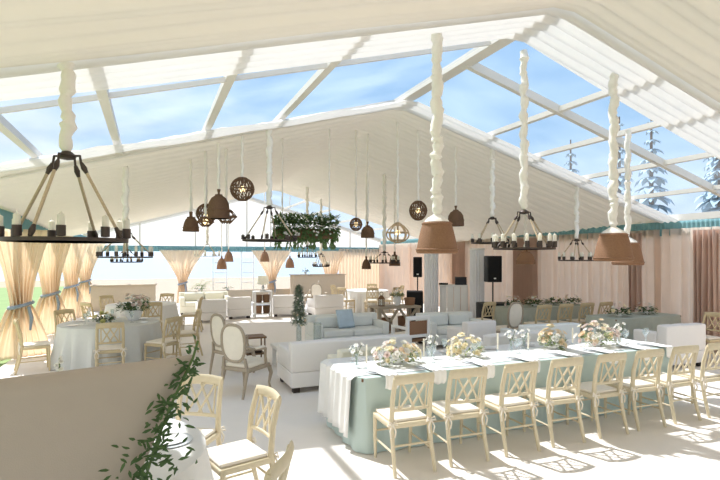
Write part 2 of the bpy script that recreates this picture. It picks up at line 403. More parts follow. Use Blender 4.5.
# ------------------------------------------------------------------ chairs
def make_crossback(m):
    t = thing('crossback_chair', '', 'chair')
    zb = .90
    def post(s):   # rear leg that runs on into the back post
        return MB().tube([(s*.205,-.30,0), (s*.198,-.235,.25), (s*.195,-.20,.46), (s*.195,-.22,.68), (s*.19,-.275,zb-.01)], [.017,.021,.025,.024,.022], 8)
    for s in (-1, 1): post(s).build('leg', m, t)
    for s in (-1, 1): MB().tube([(s*.19,.20,0), (s*.197,.195,.22), (s*.2,.185,.43)], [.014,.019,.021], 8).build('leg', m, t)
    MB().box(-.215,.215,-.21,.215,.405,.456,.014).build('seat_frame', m, t)
    MB().box(-.19,.19,-.18,.205,.455,.488,.014).build('cushion', M['cushion'], t)
    for s in (-1, 1):
        b = MB()
        for q in (-1, 1):
            b.tube([(s*.2, -.215, .465), (s*.2+q*.035, -.235, .49), (s*.2+q*.05, -.24, .455), (s*.2, -.225, .462)], .008, 6)
            b.tube([(s*.2, -.23, .462), (s*.2+q*.03, -.245, .40), (s*.2+q*.02, -.24, .34)], .008, 6)
        b.build('cushion_tie', M['cushion'], t)
    N = 8
    pts = [(-.2+.4*k/N, -.275-.03*sin(pi*k/N), zb-.005+.012*sin(pi*k/N)) for k in range(N+1)]
    MB().tube([(a, b, c-.022) for a, b, c in pts], .046, 10, flat=.34, up=(0,1,0)).build('top_rail', m, t)
    MB().tube([(-.195+.39*k/N, -.212-.02*sin(pi*k/N), .585) for k in range(N+1)], .017, 8, flat=.6, up=(0,1,0)).build('lower_rail', m, t)
    def P(x, z):
        k = (z-.585)/(zb-.585); return (x, -.215-.06*k-.024*cos(x/.2*pi/2), z)
    for (a, b) in ((-.125,.02), (-.02,.125), (.125,-.02), (.02,-.125)):
        MB().tube([P(a+(b-a)*k/6, .59+(zb-.64)*k/6) for k in range(7)], .0115, 6).build('cross_slat', m, t)
    for s in (-1, 1): MB().tube([P(s*.135, .59), P(s*.135, .72), P(s*.135, .85)], .009, 6).build('back_slat', m, t)
    for s in (-1, 1): MB().tube([(s*.199,-.25,.2), (s*.197,.195,.2)], .010, 6).build('stretcher', m, t)
    MB().tube([(-.197,.195,.27), (.197,.195,.27)], .010, 6).build('stretcher', m, t)
    MB().tube([(-.199,-.24,.26), (.199,-.24,.26)], .010, 6).build('stretcher', m, t)
    return t
cream = Proto(make_crossback(M['cream'])); gold = Proto(make_crossback(M['gold']))
ords = ['first','second','third','fourth','fifth','sixth','seventh','eighth']
for i, x in enumerate((2.26, 2.87, 3.50, 4.13, 4.78, 5.40, 6.02, 6.62)):
    cream.put('cream crossback chair, %s from the left in the row along the pale teal table' % ords[i], (x, 4.34, 0), random.uniform(-.05,.05)-.02, 'chairs along the pale teal table')
def facing(cx, cy, x, y): return atan2(-(cx-x), cy-y)
cream.put('cream crossback chair at the far end of the foreground table beside the greenery', (.28, 4.52, 0), facing(-.35,3.6,.28,4.52), 'chairs at the foreground table')
cream.put('cream crossback chair seen edge-on with its back to the bright floor', (.62, 3.98, 0), pi/2+.25, 'chairs at the foreground table')
cream.put('cream crossback chair cut by the bottom edge, nearest the camera', (.43, 2.85, 0), pi/2-.55, 'chairs at the foreground table')
g1 = 'gold chairs at the round grey-cloth table'
for (x, y, lb, aim) in ((-1.86,10.33,'gold crossback chair on the left side of the round grey-cloth table',1),
                   (-.62,9.42,'gold crossback chair with its back to the camera at the round grey-cloth table',1),
                   (.2,9.76,'gold crossback chair at the right front of the round grey-cloth table',1),
                   (.66,10.75,'gold crossback chair pulled out to the right of the round grey-cloth table',1),
                   (-1.45,11.55,'gold crossback chair at the far left of the round grey-cloth table',1),
                   (-.3,11.72,'gold crossback chair on the far side of the round grey-cloth table',1)):
    gold.put(lb, (x, y, 0), facing(-.7,10.6,x,y), g1)
for k, (dx, dy) in enumerate(((-.9,-.7), (.2,-1.15), (1.1,-.2), (.5,1.05), (-.7,.95))):
    lb = ('gold crossback chair %s the white table beyond the round grey-cloth table' % ['at the left front of','in front of','right of','at the far right of','at the far left of'][k])
    gold.put(lb, (-.2+dx*1.1, 14.4+dy*1.1, 0), facing(0,0,dx,dy), 'gold chairs at the white table behind')
for k, (dx, dy) in enumerate(((-1.0,-.5), (-.3,-1.1), (.5,-1.0), (1.1,-.2), (-.8,.8), (.6,.95))):
    gold.put('gold chair %s the far white table by the peach drape' % ['at the left of','at the left front of','at the right front of','at the right of','behind the left of','behind the right of'][k], (7.5+dx, 17.2+dy, 0), facing(0,0,dx,dy), 'gold chairs at the far white table')
for k, x in enumerate((8.2, 8.85, 9.5, 10.1)):
    gold.put('gold chair, %s from the left before the sage table along the right wall' % ords[k], (x, 9.05, 0), 0, 'gold chairs at the sage tables')
gold.put('cream crossback chair standing in front of the right black subwoofer', (7.45, 10.1, 0), .2, 'gold chairs at the sage tables')
gold.put('gold chair turned sideways at the right end of the white bench', (9.8, 6.25, 0), pi/2, 'gold chairs at the sage tables')

def make_french(arms=True):
    t = thing('oval_back_armchair' if arms else 'oval_back_chair', '', 'chair')
    m = M['greywood']
    def ov(k, n=28, sx=.205, sz=.265, z=.77): 
        a = 2*pi*k/n; r = 1
        zz = z+sz*sin(a); q = lambda c: math.copysign(abs(c)**.72, c)
        zz = z+sz*q(sin(a)); return (sx*q(cos(a))*(1-.1*max(0,-sin(a))), -.25-.09*(zz-.5), zz)
    MB().tube([ov(k) for k in range(29)], .022, 8).build('back_frame', m, t)
    b = MB(); qq = lambda c: math.copysign(abs(c)**.72, c)
    b.grid(24, 5, lambda u, v: Vector((.195*qq(cos(2*pi*u))*v*(1-.1*max(0,-sin(2*pi*u))), -.25-.09*(.77+.252*qq(sin(2*pi*u))*v-.5)+.03*(1-v*v), .77+.252*qq(sin(2*pi*u))*v)))
    b.grid(24, 5, lambda u, v: Vector((.195*qq(cos(2*pi*u))*v*(1-.1*max(0,-sin(2*pi*u))), -.25-.09*(.77+.252*qq(sin(2*pi*u))*v-.5)-.018*(1-v*v)-.002, .77+.252*qq(sin(2*pi*u))*v)))
    b.build('back_pad', M['cushion'], t)
    MB().box(-.26,.26,-.24,.27,.36,.42,.02).build('seat_rail', m, t)
    MB().box(-.245,.245,-.225,.265,.41,.49,.035).build('seat_pad', M['cushion'], t)
    for s in (-1, 1):
        MB().tube([(s*.24,.25,.37), (s*.255,.275,.27), (s*.235,.255,.12), (s*.245,.275,.01)], [.034,.03,.018,.02], 8).build('leg', m, t)
        MB().tube([(s*.2,-.31,.0), (s*.21,-.27,.2), (s*.215,-.23,.38), (s*.19,-.255,.56)], [.018,.024,.028,.022], 8).build('leg', m, t)
        if arms:
            MB().tube([(s*.215,-.275,.74), (s*.275,-.18,.69), (s*.29,.0,.675), (s*.285,.1,.66), (s*.265,.12,.55), (s*.255,.16,.42)], [.018,.02,.022,.022,.02,.022], 8).build('arm', m, t)
            MB().box(s*.288-.03, s*.288+.03, -.15, .06, .685, .715, .014).build('arm_pad', M['cushion'], t)
    return t
fr = Proto(make_french(True))
fr.put('weathered grey armchair with pale oval back, nearer of the pair left of the white sofa', (1.3, 7.45, 0), -pi/2+.72, 'grey oval-back armchairs')
fr.put('weathered grey oval-back armchair, farther of the pair left of the white sofa', (1.3, 8.75, 0), -pi/2+.45, 'grey oval-back armchairs')
fo = make_french(False); fo['label'] = 'pale oval-back chair left of the sage table'; fo.location = (7.1, 8.75, 0); fo.rotation_euler = (0,0,.1)
fr.put('pale armchair right of the far sofas, before the windows', (5.7, 17.5, 0), -.6, 'pale far armchairs')
fr.put('pale armchair farther back by the beige bar', (5.95, 19.2, 0), 1.2, 'pale far armchairs')

# white open-frame armchair and cane shelf
t = thing('open_armchair', 'white open-frame armchair with tan seat behind the nearest flowers', 'chair', (4.75, 8.75, 0), .15)
for s in (-1, 1):
    MB().box(s*.25-.03, s*.25+.03, -.28, -.22, 0, .84, .008).build('leg', M['white'], t)
    MB().box(s*.25-.03, s*.25+.03, .2, .26, 0, .62, .008).build('leg', M['white'], t)
    MB().box(s*.25-.032, s*.25+.032, -.26, .26, .6, .65, .01).build('arm', M['white'], t)
MB().box(-.28,.28,-.285,-.215,.78,.86,.02).build('top_rail', M['white'], t)
MB().box(-.25,.25,-.26,.24,.36,.42,.01).build('seat', M['brown'], t)
MB().box(-.225,.225,-.258,-.242,.5,.76,.004).build('cane_panel', M['rattan'], t)
MB().box(-.225,.225,-.262,-.238,.44,.5,.008).build('lower_rail', M['white'], t)
MB().box(-.24,.24,-.2,.24,.42,.5,.03).build('cushion', M['cushion'], t)

# ------------------------------------------------------------------ sofas
def sofa(label, x, y, w, d, h, rz, m, name='sofa', seats=2, back_h=None, arm_h=None, group=None):
    t = thing(name, label, 'sofa' if w > 1.1 else 'armchair', (x, y, 0), rz, group)
    ah = arm_h or h-.14; a = .16
    MB().box(-w/2, w/2, -d/2, d/2, .08, .30, .015).build('base', m, t)
    MB().box(-w/2, w/2, -d/2, -d/2+.2, .30, h, .03).build('backrest', m, t)
    for s in (-1, 1):
        MB().box(s*(w/2-a/2)-a/2, s*(w/2-a/2)+a/2, -d/2+.2, d/2, .30, ah, .03).build('arm', m, t)
    sw = (w-2*a)/seats
    for i in range(seats):
        x0 = -w/2+a+i*sw
        MB().box(x0+.005, x0+sw-.005, -d/2+.2, d/2+.01, .30, .43, .03).build('seat_cushion', m, t)
        MB().box(x0+.015, x0+sw-.015, -d/2+.19, -d/2+.36, .43, h-.02, .05).build('back_cushion', m, t)
    for sx in (-1, 1):
        for sy in (-1, 1):
            MB().box(sx*(w/2-.09)-.05, sx*(w/2-.09)+.05, sy*(d/2-.09)-.05, sy*(d/2-.09)+.05, 0, .08).build('foot', M['foot'], t, smooth=False)
    return t
sofa('large white sofa with its back to the camera left of the teal table', 2.9, 7.55, 2.0, .9, .74, 0, M['sofa'])
sofa('cream armchair back just behind the left end of the teal table', 2.68, 6.45, .72, .6, .76, 0, M['creamsofa'], 'armchair', 1)
sofa('pale blue sofa facing the camera with a slate blue cushion', 4.05, 10.4, 1.7, .85, .70, pi, M['bluesofa'])
sofa('pale blue sofa in front of the white booth', 6.35, 9.75, 1.4, .85, .70, pi-.1, M['bluesofa'])
sofa('white sofa back behind the middle of the teal table', 5.55, 6.9, 1.25, .8, .75, .05, M['sofa'])
sofa('pale teal loveseat behind the white sofa back', 6.97, 7.6, 1.25, .8, .74, -.1, M['bluesofa'])
sofa('white armchair between the booth and the middle flowers', 5.85, 8.25, .72, .65, .76, .1, M['sofa'], 'armchair', 1)
sofa('white bench sofa in front of the right wall drapes', 8.9, 6.35, 1.0, .7, .78, -.05, M['sofa'])
gs = 'white lounge sofas on the far sunlit floor'
sofa('white boxy armchair, leftmost of the far row on the sunlit floor', 1.75, 16.2, .85, .8, .70, 0, M['sofa'], 'armchair', 1, group=gs)
sofa('white boxy armchair left of the white shelf', 2.65, 16.8, .75, .8, .70, .1, M['sofa'], 'armchair', 1, group=gs)
sofa('white sofa just right of the white shelf', 4.38, 16.8, 1.05, .8, .72, -.2, M['sofa'], group=gs)
sofa('white sofa behind the silver-green flower cone', 5.55, 16.3, 1.05, .8, .72, .05, M['sofa'], group=gs)
sofa('white sofa farthest left, facing the camera under the potted plant', 1.8, 18.6, 1.7, .85, .74, pi, M['creamsofa'], group=gs)

def pillow(label, loc, rot, m, s=.44):
    mb = MB()
    def f(u, v, q):
        a, b = u*2-1, v*2-1
        return Vector((a*s/2*(1-.08*(1-b*b)*0-.06*abs(b)**2*0), q*.07*((1-a**4)*(1-b**4))**.6, b*s/2+s/2))
    mb.grid(10, 10, lambda u, v: f(u, v, 1)); mb.grid(10, 10, lambda u, v: f(u, v, -1))
    o = mb.build('throw_pillow', m); bmesh_weld(o); o.location = loc; o.rotation_euler = rot
    return tag(o, label, 'cushion')
def bmesh_weld(o):
    b = bmesh.new(); b.from_mesh(o.data); bmesh.ops.remove_doubles(b, verts=b.verts[:], dist=1e-4); bmesh.ops.recalc_face_normals(b, faces=b.faces[:]); b.to_mesh(o.data); b.free()
pillow('slate blue patterned cushion leaning on the pale blue sofa', (4.0, 10.26, .44), (-.35, 0, .15), M['bluepil'], .42)

# settee in the left foreground: tall flared back seen from behind
t = thing('settee', 'tall greige upholstered settee seen from behind in the left foreground', 'sofa', (0,0,0), 0)
def setb(y):
    def f(u, v):
        z = .12+1.40*v
        xr = -.10+.25*max(0, (z-.95)/.57)**1.0 if z > .95 else -.10
        xl = -2.1
        x = xl+(xr-xl)*u
        zz = z - (.075*((xr-x)/2.2)**1.2 if v > .5 else 0)*(v-.5)*2
        return x, zz
    return f
mb = MB()
def back(u, v):
    # closed profile: front face up, over the rolled top, down the seat side
    if v < .45: s = v/.45; y, w_ = 2.29, s
    elif v < .6:
        a = (v-.45)/.15*pi; y, w_ = 2.355-.065*cos(a), 1+.045*sin(a)
    else: s = (v-.6)/.4; y, w_ = 2.42, 1-s
    z = .12+1.38*w_
    xr = -.10+(.26*max(0, (z-.95)/.57) if z > .95 else 0); xl = -2.1
    x = xl+(xr-xl)*u
    z -= .11*((xr-x)/2.2)*max(0, (w_-.5)*2)
    if u in (0, 1): y = 2.355+(y-2.355)*.5
    return Vector((x, y, z))
mb.grid(40, 40, back)
b0 = mb.bm
for side in (0, 1):
    pass
o = mb.build('backrest', M['greige'], t)
MB().box(-2.08, -.12, 2.43, 2.68, .12, .45, .03).build('seat', M['greige'], t)
for X in (-2.0, -.2):
    for Y in (2.33, 2.62): MB().box(X-.03, X+.03, Y-.03, Y+.03, 0, .12).build('foot', M['foot'], t, smooth=False)

# ------------------------------------------------------------------ tables
def cloth_rect(x0, x1, y0, y1, z, m, name, label, cat, sx=.03, wave=.16, flare=.05, group=None):
    """cloth: flat top plus pleated drop to the floor"""
    cx, cy = (x0+x1)/2, (y0+y1)/2; hx, hy = (x1-x0)/2, (y1-y0)/2; R = .05
    per = []
    def run(a, b, nn):
        L = (Vector(b)-Vector(a)).length; k = max(2, int(L/.02))
        for i in range(k): per.append((Vector(a).lerp(Vector(b), i/k), Vector(nn)))
    run((-hx+R,-hy), (hx-R,-hy), (0,-1)); run((hx,-hy+R), (hx,hy-R), (1,0)); run((hx-R,hy), (-hx+R,hy), (0,1)); run((-hx,hy-R), (-hx,-hy+R), (-1,0))
    mb = MB(); n_ = len(per); rows = 9
    rings = []
    acc = [0]
    for i in range(1, n_): acc.append(acc[-1]+(per[i][0]-per[i-1][0]).length)
    for j in range(rows+1):
        v = j/rows; ring = []
        for i, (p, nn) in enumerate(per):
            a = acc[i]
            off = (sx*(sin(2*pi*a/wave+1.6*sin(a*2.3))*.6+.4*noise.noise(Vector((a*4, v*.6, x0))))+flare*.5)*min(1, v*1.6) + flare*v*.5
            ring.append(mb.bm.verts.new((p.x+nn.x*off, p.y+nn.y*off, z-.006*(v > 0)-(z-.012)*v)))
        rings.append(ring)
    for a, b in zip(rings, rings[1:]):
        for i in range(n_): mb.bm.faces.new((a[i], a[(i+1)%n_], b[(i+1)%n_], b[i]))
    mb.bm.faces.new(rings[0])
    o = mb.build(name, m, loc=(cx, cy, 0)); tag(o, label, cat, group); return o
def rect_table(x0, x1, y0, y1, z, label, group=None):
    t = thing('folding_table', label, 'table', ((x0+x1)/2, (y0+y1)/2, 0), 0, group)
    hx, hy = (x1-x0)/2-.02, (y1-y0)/2-.02
    MB().box(-hx, hx, -hy, hy, z-.04, z-.008).build('tabletop', M['brown'], t, smooth=False)
    for sx in (-1, 1):
        for sy in (-1, 1): MB().tube([(sx*(hx-.15), sy*(hy-.1), 0), (sx*(hx-.15), sy*(hy-.1), z-.04)], .016).build('leg', M['iron'], t)
def cloth_round(cx, cy, r, z, m, label, group=None, amp=.045):
    mb = MB(); n_ = 160; rings = []
    prof = [(0,0)]
    c = mb.bm.verts.new((0,0,z)); 
    for j in range(13):
        if j == 0: rr, zz, k = r*.6, z, 0
        elif j == 1: rr, zz, k = r*.985, z, 0
        else: v = (j-2)/10; rr, zz, k = r+.01+.07*v, z-.012-(z-.022)*v, min(1, v*1.5)
        rings.append([mb.bm.verts.new(((rr+k*amp*(sin(17*a+1.5*sin(3*a))+.4*sin(31*a)))*cos(a), (rr+k*amp*(sin(17*a+1.5*sin(3*a))+.4*sin(31*a)))*sin(a), zz)) for a in [2*pi*i/n_ for i in range(n_)]])
    for i in range(n_): mb.bm.faces.new((c, rings[0][i], rings[0][(i+1)%n_]))
    for a, b in zip(rings, rings[1:]):
        for i in range(n_): mb.bm.faces.new((a[i], a[(i+1)%n_], b[(i+1)%n_], b[i]))
    o = mb.build('tablecloth', m, loc=(cx, cy, 0)); tag(o, label, 'tablecloth', group)
    t = thing('round_table', 'round banquet table under the '+label.split(' draped')[0], 'table', (cx, cy, 0), 0)
    MB().lathe([(r-.03, z-.04), (r-.03, z-.006)], 40).build('tabletop', M['brown'], t)
    for k in range(4): a = pi/4+k*pi/2; MB().tube([(cos(a)*(r-.25), sin(a)*(r-.25), 0), (cos(a)*(r-.3), sin(a)*(r-.3), z-.04)], .016).build('leg', M['iron'], t)
TX0, TX1, TY0, TY1, TZ = 1.97, 6.62, 4.66, 5.72, .765
rect_table(TX0, TX1, TY0, TY1, TZ, 'long banquet table under the pale teal cloth')
cloth_rect(TX0, TX1, TY0, TY1, TZ, M['tealcloth'], 'tablecloth', 'pale teal floor-length cloth on the long table at right', 'tablecloth', .022, .3, .03)
# white overlay runner draped over the top and down the left end
mb = MB()
def runner(u, v):
    L0 = .62; L = TX1-TX0; s = u*(L+L0)-L0
    y = TY0+.1+(TY1-TY0-.12)*v
    if s < 0: return Vector((TX0-.05-.04*(-s/L0)-.02*(1+sin(v*34)), y+.02*sin(v*20), TZ+.006+s))
    return Vector((TX0-.05+(s)*(L+.03)/L, y+.015*sin(s*7), TZ+.006))
mb.grid(90, 50, runner); o = mb.build('table_runner', M['whitecloth']); o.modifiers.new('thickness', 'SOLIDIFY').thickness = .003
tag(o, 'white overlay cloth along the teal table, hanging down its left end', 'table runner')
# foreground table
cloth_round(-.46, 3.58, .80, .765, M['whitecloth'], 'white cloth on the foreground table draped to the floor behind the settee')
cloth_round(-.7, 10.6, .86, .765, M['greycloth'], 'pale blue-grey cloth draped over the round table at left')
cloth_round(-.2, 14.4, .85, .765, M['whitecloth'], 'white cloth on the second round table at left draped low')
cloth_round(7.5, 17.2, .8, .765, M['whitecloth'], 'white cloth on the far table by the peach drape draped low')
for (a, b, c, d, lb) in ((7.9,10.4,9.5,10.3,'sage grey cloth on the long table left along the right wall'), (8.5,10.45,7.15,7.95,'sage grey cloth on the table behind the white bench')):
    rect_table(a, b, c, d, .765, 'long table under the '+lb[:lb.index(' on')]+(' farther from camera' if a < 8 else ' nearer to camera'))
    cloth_rect(a, b, c, d, .765, M['sage'], 'tablecloth', lb, 'tablecloth', .03, .17, .05)

# ------------------------------------------------------------------ flowers
def bloom_mesh(r):
    mb = MB()
    for (n_, R, tilt, L) in ((4, .12, 1.25, .6), (6, .2, .85, .85), (8, .28, .4, 1.0)):
        for k in range(n_):
            a = 2*pi*k/n_+n_*.7; dx, dy = cos(a), sin(a)
            def f(u, v):
                wd = sin(pi*(.12+.8*v))*.38*L*(u-.5)*2
                rad = R*.3+L*v*cos(tilt)*(1-.25*v*v); z = L*v*sin(tilt)+.25*(u-.5)**2-.12*v*v
                return Vector(((dx*rad-dy*wd)*r, (dy*rad+dx*wd)*r, z*r))
            mb.grid(2, 3, f)
    return mb
def lily_mesh(r):
    mb = MB()
    for k in range(6):
        a = 2*pi*k/6; dx, dy = cos(a), sin(a)
        def f(u, v):
            wd = sin(pi*min(1, .1+.9*v))*.3*(u-.5)*2; rad = v*.9; z = .9*v-.55*v*v*v+.1*(u-.5)**2*4*(1-v)
            return Vector(((dx*rad-dy*wd)*r, (dy*rad+dx*wd)*r, z*r))
        mb.grid(2, 4, f)
    return mb
BL = {}
def bloom_data(m, kind):
    if (m, kind) not in BL:
        me = bpy.data.meshes.new('bloom'); b = (bloom_mesh(1) if kind == 'rose' else lily_mesh(1)).bm
        b.to_mesh(me); b.free()
        for p in me.polygons: p.use_smooth = True
        me.materials.append(M[m]); BL[(m, kind)] = me
    return BL[(m, kind)]
def arrangement(label, loc, rx, ry, h, n_, cols, r=.05, bowl=.075, bowl_h=.05, lily=0, leaves=150, group=None, lm='leafl', leaf_l=.07, bowl_m='china', lift=0, cat='flowers', seed=1):
    rnd = random.Random(seed)
    t = thing('flower_arrangement', label, cat, loc, 0, group)
    MB().lathe([(bowl*.6, 0), (bowl, bowl_h*.5), (bowl*1.05, bowl_h), (bowl*.9, bowl_h), (bowl*.85, bowl_h*.6)], 20).build('bowl', M[bowl_m], t)
    fb = MB(); z0 = bowl_h+lift
    if lift: 
        for k in range(5): fb.tube([(.02*cos(k), .02*sin(k), bowl_h*.5), (.05*cos(k), .05*sin(k), z0+h*.4)], .005, 5)
    for k in range(leaves):
        a = rnd.uniform(0, 2*pi); q = sqrt(rnd.random()); zz = rnd.uniform(-.15,.75)
        p = Vector((rx*.8*q*cos(a), ry*.8*q*sin(a), max(.01, z0+h*.6*max(zz*(1-.3*q), -.05))))
        d = Vector((cos(a), sin(a), rnd.uniform(-.3, 1.0)))
        fb.leaf(p, d, Vector((rnd.uniform(-.4,.4), rnd.uniform(-.4,.4), 1)), leaf_l*rnd.uniform(.7,1.4), leaf_l*.4)
    fb.build('foliage', M[lm], t)
    for k in range(n_):
        a = rnd.uniform(0, 2*pi); el = math.asin(rnd.uniform(-.1, 1))
        q = rnd.uniform(.72, 1.02)
        p = Vector((rx*q*cos(el)*cos(a), ry*q*cos(el)*sin(a), z0+max(.0, h*(.12+.88*q*sin(el)))))
        o = bpy.data.objects.new('bloom', bloom_data(rnd.choice(cols), 'lily' if rnd.random() < lily else 'rose')); C.objects.link(o); o.parent = t
        o.location = p; d = Vector((cos(el)*cos(a), cos(el)*sin(a), sin(el)+.35))
        o.rotation_euler = d.to_track_quat('Z','Y').to_euler(); o.scale = (r*rnd.uniform(.75,1.2),)*3
    return t
TT = TZ+.010
gf = 'flower bowls along the pale teal table'
arrangement('low cream and peach flower bowl, leftmost on the pale teal table', (2.62, 5.15, TT), .29, .25, .24, 64, ['bcream','bpeach','bwhite','bcream','bpink'], .05, lily=.25, group=gf, seed=3)
arrangement('mounded cream white flower bowl, second from left on the pale teal table', (3.6, 5.2, TT), .25, .22, .22, 60, ['bcream','bwhite','bcream'], .045, group=gf, lily=.1, leaves=60, seed=4)
arrangement('tall narrow cream flower bowl, third from left on the pale teal table', (4.95, 5.15, TT), .19, .18, .28, 40, ['bwhite','bcream','bpeach'], .05, group=gf, lily=.3, seed=5)
arrangement('loose white lily and peach flower bowl, rightmost on the pale teal table', (5.7, 5.1, TT), .31, .24, .3, 54, ['bwhite','bpeach','bcream','bpink'], .055, group=gf, lily=.5, seed=6)
gr = 'flower bowls on the far tables'
arrangement('small white and yellow flower bowl on the round grey-cloth table', (-.78, 10.35, .766), .2, .2, .17, 20, ['bwhite','byel','bcream'], .05, group=gr, seed=7, lm='leaf')
arrangement('large mauve and white arrangement in a white pot on the round grey-cloth table', (-.3, 10.75, .766), .3, .3, .34, 34, ['bpink','bwhite','bpink'], .05, bowl=.15, bowl_h=.2, group=gr, seed=8, lm='leaf', leaf_l=.11, leaves=150)
arrangement('pale flower bowl on the second round table at left', (-.2, 14.4, .766), .2, .2, .2, 14, ['bwhite','bpink'], .05, group=gr, seed=9)
for k, (x, y, lb) in enumerate(((8.25, 9.9, 'leftmost of the arrangements on the far sage table'), (8.87, 9.85, 'second arrangement on the far sage table'), (9.53, 9.9, 'third arrangement on the far sage table'), (10.15, 9.9, 'rightmost arrangement on the far sage table'), (9.0, 7.5, 'left flower bowl on the sage table behind the white bench'), (9.85, 7.55, 'right flower bowl on the sage table behind the white bench'))):
    arrangement('green and white '+lb, (x, y, .766), .26, .2, .24, 16, ['bwhite','bpink','bcream'], .045, group=gr, seed=20+k, lm='leaf', leaf_l=.09, leaves=110)
arrangement('white and green flower box on the grey cross-leg table', (5.82, 11.4, .766), .17, .16, .2, 14, ['bwhite','bcream'], .05, bowl=.1, bowl_h=.24, group=gr, seed=31)
arrangement('dark berry sprig vase on the beige bar', (6.6, 22.2, 1.205), .2, .15, .16, 6, ['bpink'], .04, bowl=.06, bowl_h=.12, group=gr, seed=32, lm='leaf', leaves=60)
arrangement('dark leafy planting on the low sill, left of centre under the far window', (2.0, 22.97, .525), .28, .08, .12, 4, ['bwhite'], .04, bowl=.07, bowl_h=.06, group=gr, seed=33, lm='leaf', leaves=60)
arrangement('dark leafy planting on the low sill, beside the white-framed window', (3.2, 22.97, .525), .28, .08, .12, 4, ['bwhite'], .04, bowl=.07, bowl_h=.06, group=gr, seed=34, lm='leaf', leaves=60)

# tall white stalk bouquet on the foreground table
t = thing('flower_arrangement', 'tall white delphinium stalk with yellow-green blooms behind the settee', 'flowers', (-.52, 3.6, .767), 0)
MB().lathe([(.05,0), (.07,.1), (.05,.22), (.04,.24), (.035,.2)], 20).build('vase', M['glass'], t)
s = MB()
for (x, z) in ((0,.6), (-.17,.40), (.06,.42), (-.3,.4)): s.tube([(0,0,.02), (x*.3,0,z*.5), (x,0,z)], .005, 5)
s.build('stem', M['stem'], t)
rnd = random.Random(5)
def put_bloom(t, p, r, m, kind='rose', d=None):
    o = bpy.data.objects.new('bloom', bloom_data(m, kind)); C.objects.link(o); o.parent = t; o.location = p
    o.rotation_euler = Vector(d or (rnd.uniform(-1,1), rnd.uniform(-1,1), .6)).to_track_quat('Z','Y').to_euler(); o.scale = (r,)*3
for k in range(16): put_bloom(t, (rnd.uniform(-.015,.015), rnd.uniform(-.015,.015), .40+.21*k/16), .022, 'bwhite')
for k in range(4): put_bloom(t, (.04-.05*k*.5, 0, .40-.015*k), .03, 'bwhite')
for (x, m) in ((-.17,'byel'), (-.3,'byel'), (-.22,'bpink'), (.08,'bwhite')):
    for k in range(3): put_bloom(t, (x+rnd.uniform(-.02,.02), rnd.uniform(-.02,.02), .40+rnd.uniform(-.02,.03)), .035, m)

# greenery garland over the settee's right edge
rnd = random.Random(11)
t = thing('greenery_garland', 'dark green leafy garland draped down the right edge of the greige settee', 'garland', (0, 2.27, 1.0), 0)
gp_ = [Vector(p) for p in ((.20,.10,.62), (.175,.06,.55), (.125,.02,.46), (.075,-.02,.36), (.02,-.03,.22), (-.02,-.04,.08), (-.05,-.05,-.06), (-.10,-.05,-.25))]
MB().tube(gp_, .006, 6).build('stem', M['stem'], t)
lf = MB()
for k in range(430):
    s = rnd.random()**.55*(len(gp_)-1); i = min(int(s), len(gp_)-2); p = gp_[i].lerp(gp_[i+1], s-i)
    spread = .004+.085*(s/(len(gp_)-1))
    p = p+Vector((rnd.gauss(0, spread), min(.0, rnd.gauss(-.01, .02)), rnd.gauss(0, .02)))
    lf.leaf(p, Vector((rnd.uniform(-1,1), rnd.uniform(-.7,.15), rnd.uniform(-.6,.9))), Vector((rnd.uniform(-.6,.6), -1, rnd.uniform(0,1))), rnd.uniform(.03,.055), .013)
lf.build('foliage', M['leaf'], t)

# ------------------------------------------------------------------ place settings
def plate_mesh(r, m, name, label, cat):
    o = MB().lathe([(r*.6,0), (r*.66,.002), (r,.007), (r*.985,.009), (r*.64,.005), (.0005,.0045)], 28).build(name, m); tag(o, label, cat); return o
chg = Proto(plate_mesh(.15, M['charger'], 'charger_plate', '', 'plate'))
plt = Proto(plate_mesh(.115, M['china'], 'dinner_plate', '', 'plate'))
def make_glass():
    return MB().lathe([(.034,0), (.034,.003), (.005,.008), (.004,.09), (.02,.11), (.036,.15), (.032,.20), (.030,.20), (.034,.15), (.018,.113), (.0005,.1)], 18).build('wine_glass', M['glass'])
gl = make_glass(); tag(gl, '', 'glass'); wine = Proto(gl)
def make_napkin():
    mb = MB()
    def f(u, v):
        x = (u-.5)*.17; hang = max(0, .3-v)/.3; y = -.285-.012*hang+.43*max(0, v-.3)/.7
        return Vector((x*(1-.25*v)+.01*sin(v*9), y-.008*hang*sin(u*17), .014+.006*sin(u*14)+.003*sin(v*11)-.15*hang*(1-.25*abs(u-.5))))
    mb.grid(14, 16, f); o = mb.build('napkin', M['napkin']); o.modifiers.new('thickness', 'SOLIDIFY').thickness = .004; return tag(o, '', 'napkin')
nap = Proto(make_napkin())
xs = (2.26, 2.87, 3.50, 4.13, 4.78, 5.40, 6.02, 6.42)
for i, x in enumerate(xs):
    chg.put('grey-blue charger plate before the %s chair from the left' % ords[i], (x, TY0+.22, TT-.001), 0, 'chargers on the teal table')
    plt.put('white dinner plate before the %s chair from the left' % ords[i], (x, TY0+.22, TT+.009), 0, 'plates on the teal table')
    nap.put('white folded napkin before the %s chair from the left' % ords[i], (x, TY0+.22, TT+.004), random.uniform(-.12,.12), 'napkins on the teal table')
    for q in (-1, 1): wine.put('clear wine glass among the place settings on the long teal table', (x+.13+.05*q, TY0+.36+.03*q, TT), 0, 'glasses on the teal table')
    plt.put('white plate on the far side of the teal table', (x+.05, TY1-.2, TT), 0, 'far plates on the teal table')
    if i % 2 == 0: wine.put('clear wine glass among the place settings on the long teal table', (x-.1, TY1-.35, TT), 0, 'glasses on the teal table')
